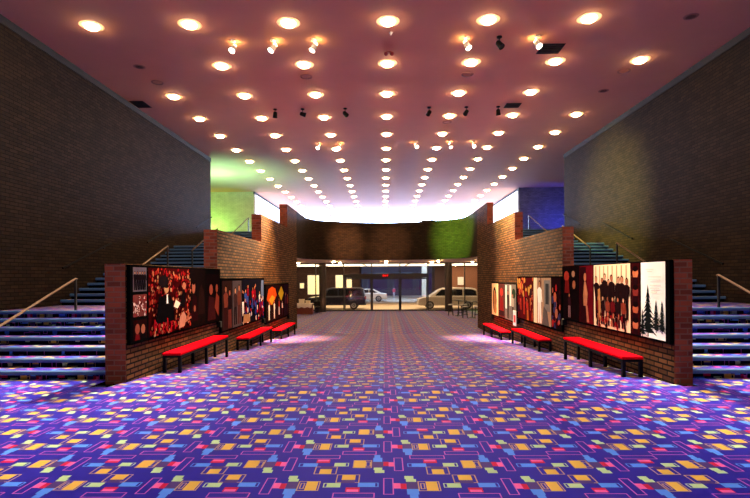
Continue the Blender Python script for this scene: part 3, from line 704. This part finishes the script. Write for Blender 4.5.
# ------------------------------------------------------------------ entrance furniture
t = thing('reception_desk', 'red brown wooden desk with white cloth at the left of the entrance', 'desk', (-5.75, 36.2, ZLOW))
MB().box(-6.35, -5.15, 35.95, 36.45, ZLOW+0.002, ZLOW+0.72, M_WOOD).build('body', t, bevel=0.01)
MB().box(-6.4, -5.1, 35.9, 36.5, ZLOW+0.72, ZLOW+0.76, M_WOOD).build('top', t, bevel=0.01)
mb = MB(); n = 24
for k in range(n):
    a, b = k/n, (k+1)/n; xa, xb = -6.42+1.24*a, -6.42+1.24*b
    za, zb_ = ZLOW+0.48+0.03*math.sin(a*19), ZLOW+0.48+0.03*math.sin(b*19); ya, yb = 35.885-0.012*math.sin(a*40), 35.885-0.012*math.sin(b*40)
    W = mat('white_cloth', (240, 228, 206), 0.9)
    mb.add([(xa,ya,za),(xb,yb,zb_),(xb,35.89,ZLOW+0.768),(xa,35.89,ZLOW+0.768)], [(0,1,2,3)], W); mb.add([(xa,35.89,ZLOW+0.768),(xb,35.89,ZLOW+0.768),(xb,36.5,ZLOW+0.768),(xa,36.5,ZLOW+0.768)], [(0,1,2,3)], W)
o = mb.build('tablecloth', fix=False); sm = o.modifiers.new('thick', 'SOLIDIFY'); sm.thickness = 0.006; sm.offset = 1; tag(o, 'cream white cloth draped over the red brown desk', 'tablecloth')
for x, w, h, lb in ((-5.95, 0.36, 0.30, 'taller cream box standing on the white cloth of the desk'), (-5.5, 0.30, 0.2, 'lower cream box standing on the white cloth of the desk')):
    t = thing('cardboard_box', lb, 'box', (x, 36.2, ZLOW+0.776), 'cream boxes on the desk')
    W = mat('cream_card', (240, 226, 196), 0.8)
    MB().box(x-w/2, x+w/2, 36.06, 36.34, ZLOW+0.776, ZLOW+0.776+h*0.8, W).build('carton', t, bevel=0.006)
    MB().box(x-w/2-0.01, x+w/2+0.01, 36.05, 36.35, ZLOW+0.776+h*0.78, ZLOW+0.776+h, W).build('lid', t, bevel=0.006)

def chair(x, y, rot, label, group, h=0.46, bh=0.42):
    t = thing('side_chair', label, 'chair', (x, y, ZLOW), group)
    def T(px, py): c, s = math.cos(rot), math.sin(rot); return (x+px*c-py*s, y+px*s+py*c)
    def bx(n, x0, x1, y0, y1, z0, z1, m):
        q = [T(x0,y0), T(x1,y0), T(x1,y1), T(x0,y1)]
        MB().add([(*a, ZLOW+z0) for a in q]+[(*a, ZLOW+z1) for a in q], [(0,3,2,1),(4,5,6,7),(0,1,5,4),(1,2,6,5),(2,3,7,6),(3,0,4,7)], m).build(n, t, bevel=0.008)
    bx('seat', -.22, .22, -.22, .22, h-.05, h, M_BLACK); bx('backrest', -.22, .22, .18, .23, h+.08, h+bh, M_BLACK)
    for a in (-.2, .17):
        for b in (-.2, .17): bx('leg', a, a+.03, b, b+.03, 0.002, h-.05 if b < 0 else h+.1, M_DARK)
chair(-4.85, 36.6, 0.4, 'dark side chair beside the desk under the plant', None)
t = thing('potted_plant', 'dark spiky potted plant standing behind the chair by the left column', 'plant', (-5.05, 37.6, ZLOW))
MB().lathe([(0.14, 0.002), (0.2, 0.4), (0.22, 0.42), (0.19, 0.42), (0.17, 0.36)], M_DARK, (-5.05, 37.6, ZLOW), 20).build('pot', t, smooth=True)
MB().tube([(-5.05, 37.6, ZLOW+0.35), (-5.04, 37.6, ZLOW+0.9)], [0.025, 0.015], M_WOOD).build('stem', t)
lf = MB(); G = mat('leaf_green', (36, 52, 28), 0.5)
for k in range(26):
    an = R.uniform(0, 6.28); el = R.uniform(-.2, 1.3); L = R.uniform(.3, .55); b = Vector((-5.04, 37.6, ZLOW+R.uniform(.65, .95)))
    d = Vector((math.cos(an)*math.cos(el), math.sin(an)*math.cos(el), math.sin(el))); sd = d.cross(Vector((0,0,1))).normalized()*0.03
    m1 = b+d*L*.5+Vector((0,0,.03)); e = b+d*L-Vector((0,0,.06))
    lf.add([b, m1-sd, e, m1+sd, m1-Vector((0,0,.008))], [(0,1,4),(1,2,4),(2,3,4),(3,0,4)], G)
lf.build('foliage', t, fix=False)

def bar_table(x, y, label):
    t = thing('bar_table', label, 'table', (x, y, ZLOW), 'high tables in the entrance')
    MB().lathe([(0.32, 1.02), (0.34, 1.03), (0.34, 1.05), (0.32, 1.06)], M_DARK, (x, y, ZLOW), 28).build('table_top', t, smooth=True)
    MB().lathe([(0.035, 0.03), (0.035, 1.02)], M_DARK, (x, y, ZLOW), 16).build('pedestal', t, smooth=True)
    MB().lathe([(0.24, 0.002), (0.24, 0.02), (0.05, 0.05)], M_DARK, (x, y, ZLOW), 28).build('base', t, smooth=True)
bar_table(4.95, 34.0, 'high dark round bar table nearer the right column')
bar_table(5.55, 32.2, 'high dark round bar table nearest the right jamb')
def stool(x, y, label):
    t = thing('bar_stool', label, 'stool', (x, y, ZLOW), 'bar stools round the high tables')
    MB().lathe([(0.16, 0.70), (0.18, 0.72), (0.18, 0.75), (0.16, 0.77), (0, 0.775)], mat('steel_seat', (196, 190, 184), 0.3, metal=0.7), (x, y, ZLOW), 24).build('seat', t, smooth=True)
    for a in (0.785, 2.356, 3.927, 5.498):
        c, s_ = math.cos(a), math.sin(a); MB().tube([(x+c*.12, y+s_*.12, ZLOW+.70), (x+c*.22, y+s_*.22, ZLOW+.003)], 0.014, M_DARK).build('leg', t)
    MB().tube([(x+.19*math.cos(k*.5236), y+.19*math.sin(k*.5236), ZLOW+.25) for k in range(13)], 0.01, M_DARK).build('foot_ring', t)
    MB().tube([(x+.17*math.cos(k*.3-.3), y+.17*math.sin(k*.3-.3), ZLOW+1.0) for k in range(8)], 0.016, M_DARK).build('back_rail', t)
for x, y, lb in ((4.45, 34.2, 'bar stool at the table by the right column, on its left'), (4.95, 33.4, 'bar stool in front of the table by the right column'), (5.38, 34.3, 'bar stool right of the table by the right column'),
                 (5.05, 31.9, 'bar stool left of the table nearest the right jamb'), (5.75, 31.6, 'bar stool in front of the table nearest the right jamb')):
    stool(x, y, lb)

# ------------------------------------------------------------------ upper landing bits beyond the balcony
for x0, x1, lb in ((-3.6, -3.1, 'short dark sloping rail above the left end of the balcony'), (2.9, 3.5, 'short pale sloping rail above the right end of the balcony')):
    t = thing('balcony_rail', lb, 'handrail', (x0, 33.5, UP))
    m_ = M_DARK if x0 < 0 else M_FRAME
    za, zb_ = (UP+1.75, UP+1.05) if x0 < 0 else (UP+1.05, UP+1.65)
    MB().tube([(x0, 33.5, za), (x1, 33.5, zb_)], 0.03, m_).build('rail', t)
    for q in (0.1, 0.9): MB().box(x0+(x1-x0)*q-.02, x0+(x1-x0)*q+.02, 33.48, 33.52, UP+.002, za+(zb_-za)*q, m_).build('post', t)
t = thing('low_cabinet', 'low dark cabinet standing behind the right end of the balcony', 'cabinet', (2.9, 33.3, UP))
MB().box(2.45, 3.3, 33.0, 33.42, UP+.002, UP+1.2, M_DARK).build('body', t, bevel=.01)
MB().box(2.42, 3.33, 32.97, 33.45, UP+1.2, UP+1.24, M_DARK).build('top', t, bevel=.006)

# display banners in front of the side windows
def banner(x, y0, y1, label, cols):
    t = thing('display_banner', label, 'banner', (x, (y0+y1)/2, UP))
    s_ = 1 if x < 0 else -1
    MB().box(x-0.015, x+0.015, y0, y1, UP+0.25, UP+2.6, mat('banner_%d' % int(abs(y0)*10), cols[0], .6)).build('panel', t)
    mb = MB()
    for k in range(5):
        yy = y0 + (y1-y0)*(k+.5)/5; mb.prism([(yy-.18, UP+.3), (yy+.18, UP+.3), (yy+.22, UP+1.0+.1*(k % 2)), (yy, UP+1.45+.2*(k % 2)), (yy-.22, UP+1.0)], 'x', x+s_*.0155, x+s_*.017, mat('banner_ink', cols[1], .6))
    mb.build('print', t)
    MB().box(x-.2, x+.2, y0, y1, UP+.002, UP+.05, M_DARK).build('base', t)
    for yy in (y0, y1-.03): MB().box(x-.02, x+.02, yy, yy+.03, UP+.05, UP+2.62, M_DARK).build('post', t)
banner(-9.2, 42.5, 46.5, 'pale blue display banner with dark figures before the upper left window', ((150, 176, 214), (30, 34, 60)))
banner(9.3, 41.5, 42.6, 'narrow grey display banner before the upper right window', ((180, 184, 196), (60, 60, 80)))

# ------------------------------------------------------------------ outside
struct(MB().box(-40, 40, Y_DOOR+0.12, 110, ZLOW-0.3, ZLOW-0.02, mat('driveway_concrete', (196, 172, 140), 0.85, noise=0.25, nscale=1.2)).build('ground'))
M_PANEL = mat('canopy_light_panel', (255, 250, 240), 0.5, emit=(255, 232, 200), estr=1.6)
for k, x in enumerate((-7.2, -3.55, 0.12, 3.8, 7.4)):
    t = thing('canopy_light', 'glowing canopy ceiling panel outside the glass, %s from the left' % ORD[k], 'ceiling light', (x, 44.2, SOF), 'light panels in the outdoor canopy')
    MB().box(x-1.75, x+1.75, 40.2, 48.2, SOF-0.03, SOF-0.004, M_PANEL).build('diffuser', t)
    f = MB(); 
    for q in (x-1.78, x+1.74): f.box(q, q+.04, 40.2, 48.2, SOF-.05, SOF-.004, M_FRAME)
    for q in (40.16, 48.2): f.box(x-1.78, x+1.78, q, q+.04, SOF-.05, SOF-.004, M_FRAME)
    f.build('frame', t)

def car(name, label, cx, cy, L, H, W, paint, kind, face=-1):
    """side profile runs front to back; face -1 points the front towards -x"""
    t = thing(name, label, 'car', (cx, cy, ZLOW-0.02))
    g = ZLOW-0.02
    body = mat('paint_%02x%02x%02x' % paint, paint, 0.3, metal=0.35, coat=0.6)
    gm = mat('tinted_glass', (14, 14, 18), 0.08); tyre = mat('tyre_rubber', (14, 14, 14), 0.8); hub = mat('alloy_wheel', (170, 170, 172), 0.3, metal=0.8)
    X = lambda q: cx + face*(0.5-q)*L                     # q: 0 front .. 1 rear
    if kind == 'van':
        lower = [(0,.24),(0,.40),(.02,.50),(.10,.56),(.20,.60),(.99,.60),(1,.50),(1,.24),(.97,.17),(.03,.17)]
        top = [(.19,.60),(.36,.93),(.42,.985),(.60,1.0),(.88,.985),(.95,.93),(.99,.60)]
        panes = [[(.27,.63),(.375,.90),(.50,.92),(.50,.63)], [(.52,.63),(.52,.92),(.72,.92),(.72,.63)], [(.74,.63),(.74,.92),(.88,.91),(.935,.84),(.955,.63)]]
        ws = (.205,.61,.365,.92); wheels = (.19,.80)
    elif kind == 'suv':
        lower = [(0,.26),(0,.48),(.02,.55),(.22,.60),(.98,.60),(1,.52),(1,.26),(.97,.20),(.03,.20)]
        top = [(.22,.60),(.34,.95),(.40,1.0),(.90,1.0),(.96,.95),(.985,.60)]
        panes = [[(.30,.64),(.375,.92),(.52,.93),(.52,.64)], [(.54,.64),(.54,.93),(.72,.93),(.72,.64)], [(.74,.64),(.74,.93),(.91,.93),(.945,.64)]]
        ws = (.235,.62,.345,.93); wheels = (.18,.80)
    else:
        lower = [(0,.28),(0,.48),(.03,.58),(.26,.66),(.84,.68),(.99,.62),(1,.30),(.97,.18),(.03,.18)]
        top = [(.26,.66),(.42,.97),(.50,1.0),(.66,.99),(.86,.68)]
        panes = [[(.34,.70),(.44,.93),(.56,.94),(.56,.70)], [(.58,.70),(.58,.94),(.66,.92),(.78,.70)]]
        ws = (.275,.67,.42,.95); wheels = (.19,.80)
    mb = MB(); mb.prism([(X(q), g+v*H) for q, v in lower], 'y', cy-W/2, cy+W/2, body); mb.build('body', t, bevel=0.05, smooth=True)
    n = len(top); tp = 0.13
    def yo(v): return W/2-0.02-tp*max(0, (v-.6)/.4)
    mb = MB(); vs = [(X(q), cy-yo(v), g+v*H) for q, v in top]+[(X(q), cy+yo(v), g+v*H) for q, v in top]
    mb.add(vs, [tuple(range(n)), tuple(range(n, 2*n))[::-1]]+[(i, n+i, n+(i+1) % n, (i+1) % n) for i in range(n)], body); mb.build('cabin', t, bevel=0.03, smooth=True)
    for sg in (-1, 1):
        for pn in panes:
            mb = MB(); k = len(pn); a = [(X(q), cy+sg*(yo(v)+.004), g+v*H) for q, v in pn]; b = [(X(q), cy+sg*(yo(v)-.02), g+v*H) for q, v in pn]
            mb.add(a+b, [tuple(range(k)), tuple(range(k, 2*k))]+[(i, (i+1) % k, k+(i+1) % k, k+i) for i in range(k)], gm); mb.build('side_window', t)
        MB().lathe([(.03, 0), (.05, .08), (.07, .1)], body, (X(.27), cy+sg*(W/2-.0), g+.63*H), 10, (0, sg, 0)).build('mirror', t, smooth=True)
    q0, v0, q1, v1 = ws; d = Vector((X(q1)-X(q0), (v1-v0)*H)).normalized(); nx, nz = -d.y*0.012*(1 if d.x > 0 else -1)*1.0, abs(d.x)*0.012
    mb = MB(); a = [(X(q0)+nx, cy-yo(v0)+.08, g+v0*H+nz), (X(q0)+nx, cy+yo(v0)-.08, g+v0*H+nz), (X(q1)+nx, cy+yo(v1)-.08, g+v1*H+nz), (X(q1)+nx, cy-yo(v1)+.08, g+v1*H+nz)]
    b = [(p[0]-2*nx, p[1], p[2]-2*nz) for p in a]; mb.add(a+b, [(0,1,2,3),(4,7,6,5),(0,4,5,1),(1,5,6,2),(2,6,7,3),(3,7,4,0)], gm); mb.build('windscreen', t)
    r = 0.33
    for q in wheels:
        for sg in (-1, 1):
            yc = cy+sg*(W/2-.1)
            w = MB().lathe([(r*.7, -.1), (r, -.085), (r, .1), (r*.8, .118)], tyre, (X(q), yc, g+r+.003), 28, (0, sg, 0)).build('wheel', t, smooth=True)
            MB().lathe([(r*.66, .1), (r*.62, .122), (r*.2, .116), (0, .126)], hub, (X(q), yc, g+r+.003), 20, (0, sg, 0)).build('hubcap', w, smooth=True)
    for sg in (-1, 1):
        MB().box(min(X(-.004), X(.05)), max(X(-.004), X(.05)), cy+sg*(W/2-.32)-.18, cy+sg*(W/2-.32)+.19, g+.40*H, g+.48*H, mat('headlamp', (226, 220, 206), .2)).build('headlight', t, bevel=.02)
        MB().box(min(X(1.003), X(.97)), max(X(1.003), X(.97)), cy+sg*(W/2-.12)-.1, cy+sg*(W/2-.12)+.1, g+.44*H, g+.58*H, mat('tail_lamp', (170, 16, 20), .25)).build('tail_light', t, bevel=.015)
    for q, a in ((-.008, 1), (1.008, -1)):
        MB().box(min(X(q), X(q+.04*a)), max(X(q), X(q+.04*a)), cy-W/2+.08, cy+W/2-.08, g+.20*H, g+.31*H, body).build('bumper', t, bevel=.03)
    return t
car('silver_minivan', 'silver minivan parked outside the glass behind the bar stools', 5.25, 42.3, 5.0, 1.74, 1.9, (206, 190, 170), 'van')
car('dark_sport_utility', 'dark blue boxy car parked outside the glass left of the doors', -3.95, 42.3, 4.75, 1.78, 1.9, (26, 28, 48), 'suv')
car('silver_sedan', 'pale silver saloon parked farther out beyond the middle doors', -2.0, 55.0, 4.5, 1.38, 1.75, (214, 196, 170), 'sedan')

M_FAC = mat('dark_facade', (66, 44, 44), 0.8, noise=0.3, nscale=0.8)
t = thing('brick_building', 'dark brown building with lit windows outside the glass on the left', 'building', (-9, 49, ZLOW))
fx = MB().box(-16, -2.4, 48.6, 52.6, ZLOW-0.02, 2.85, brick_mat('brown_brick', (70, 50, 44), (54, 38, 34), (48, 38, 34))).build('wall', t, uv=True)
M_LW = mat('lit_warm_window', (255, 230, 170), .4, emit=(255, 220, 150), estr=0.55)
for x0, x1, z0, z1 in ((-7.35, -6.3, .2, 1.95), (-4.65, -4.05, .2, 1.95), (-3.6, -3.2, .5, 1.7), (-8.1, -7.8, .8, 1.2)):
    w = MB().box(x0-.06, x1+.06, 48.54, 48.6, z0-.06, z1+.06, M_FRAME).build('window', t)
    MB().box(x0, x1, 48.52, 48.54, z0, z1, M_LW).build('pane', w)
t = thing('brick_wing', 'orange brown building wing outside the glass behind the silver minivan', 'building', (9, 49, ZLOW))
MB().box(6.2, 18, 48.6, 52.6, ZLOW-0.02, 2.85, mat('orange_render', (140, 92, 66), .8, noise=.2, nscale=1)).build('wall', t)
MB().box(7.0, 7.55, 48.5, 48.6, 1.0, 1.75, mat('plaque_white', (240, 236, 226), .5)).build('plaque', t)
MB().box(4.9, 6.2, 49.4, 52.6, ZLOW-0.02, 2.85, M_FAC).build('recess_wall', t)
t = thing('street_building', 'long dark purple storefront building across the street', 'building', (0, 72, ZLOW))
MB().box(-26, 26, 72, 76, ZLOW-0.02, 9, mat('plum_facade', (58, 40, 46), .8)).build('wall', t)
for k in range(14):
    x = -24+3.6*k
    w = MB().box(x, x+2.9, 71.92, 72, ZLOW+.7, 2.4, M_MULL).build('window', t)
    MB().box(x+.1, x+2.8, 71.9, 71.93, ZLOW+.8, 2.3, mat('dim_purple_pane', (40, 26, 50), .15, emit=(110, 60, 110), estr=0.05)).build('pane', w)
t = thing('canopy_column', 'cream column standing outside beyond the right door', 'column', (4.7, 60, ZLOW))
MB().box(4.4, 5.0, 59.7, 60.3, ZLOW-.02, 3.6, mat('cream_stone', (176, 158, 128), .7)).build('shaft', t, bevel=.03)
MB().box(4.3, 5.1, 59.6, 60.4, ZLOW-.018, ZLOW+.2, mat('cream_stone', (176, 158, 128), .7)).build('base', t, bevel=.03)
t = thing('street_sign', 'small red roadside sign on a thin post beyond the pale saloon', 'sign', (1.05, 56.5, ZLOW))
MB().tube([(1.05, 56.5, ZLOW-.018), (1.05, 56.5, .55)], .03, M_FRAME).build('post', t)
MB().prism([(1.05+.2*math.cos(math.pi/8+k*math.pi/4), .28+.2*math.sin(math.pi/8+k*math.pi/4)) for k in range(8)], 'y', 56.44, 56.465, mat('sign_red', (150, 24, 44), .6)).build('plate', t)
# two street lamps that light the road
for x, y, lb in ((-9.0, 62.0, 'tall street lamp over the road on the left'), (9.5, 62.0, 'tall street lamp over the road on the right')):
    t = thing('street_lamp', lb, 'lamp', (x, y, ZLOW))
    MB().tube([(x, y, ZLOW-.018), (x, y, 5.6), (x, y-.3, 5.9), (x, y-1.2, 6.0)], .06, M_DARK).build('pole', t, smooth=True)
    MB().box(x-.18, x+.18, y-1.7, y-1.1, 5.9, 6.05, M_DARK).build('lamp_head', t)
    MB().box(x-.14, x+.14, y-1.66, y-1.14, 5.87, 5.9, mat('street_lamp_glass', (255, 230, 180), .4, emit=(255, 214, 150), estr=30)).build('lamp_lens', t)

# ------------------------------------------------------------------ world, camera, view
w = bpy.data.worlds.new('night'); S.world = w; w.use_nodes = True
w.node_tree.nodes['Background'].inputs[0].default_value = (0.010, 0.009, 0.014, 1); w.node_tree.nodes['Background'].inputs[1].default_value = 1.0
cd = bpy.data.cameras.new('camera'); cam = bpy.data.objects.new('camera', cd); C.objects.link(cam)
cd.sensor_fit = 'HORIZONTAL'; cd.sensor_width = 36; cd.lens = 506/750*36; cd.clip_start = 0.1; cd.clip_end = 300
cd.shift_y = (277-249)/750
yaw, roll = 0.0188, 0.006
cam.matrix_world = Matrix.Translation((0, 0, EYE)) @ Matrix.Rotation(yaw, 4, 'Z') @ Matrix.Rotation(math.pi/2, 4, 'X') @ Matrix.Rotation(-roll, 4, 'Z')
S.camera = cam
S.view_settings.view_transform = 'Standard'; S.view_settings.look = 'None'; S.view_settings.gamma = 1.0; S.view_settings.exposure = 1.14
S.view_settings.use_curve_mapping = False
S.cycles.use_denoising = True
S.cycles.max_bounces = 6; S.cycles.diffuse_bounces = 4; S.cycles.glossy_bounces = 3; S.cycles.transparent_max_bounces = 12
S.cycles.sample_clamp_indirect = 4.0
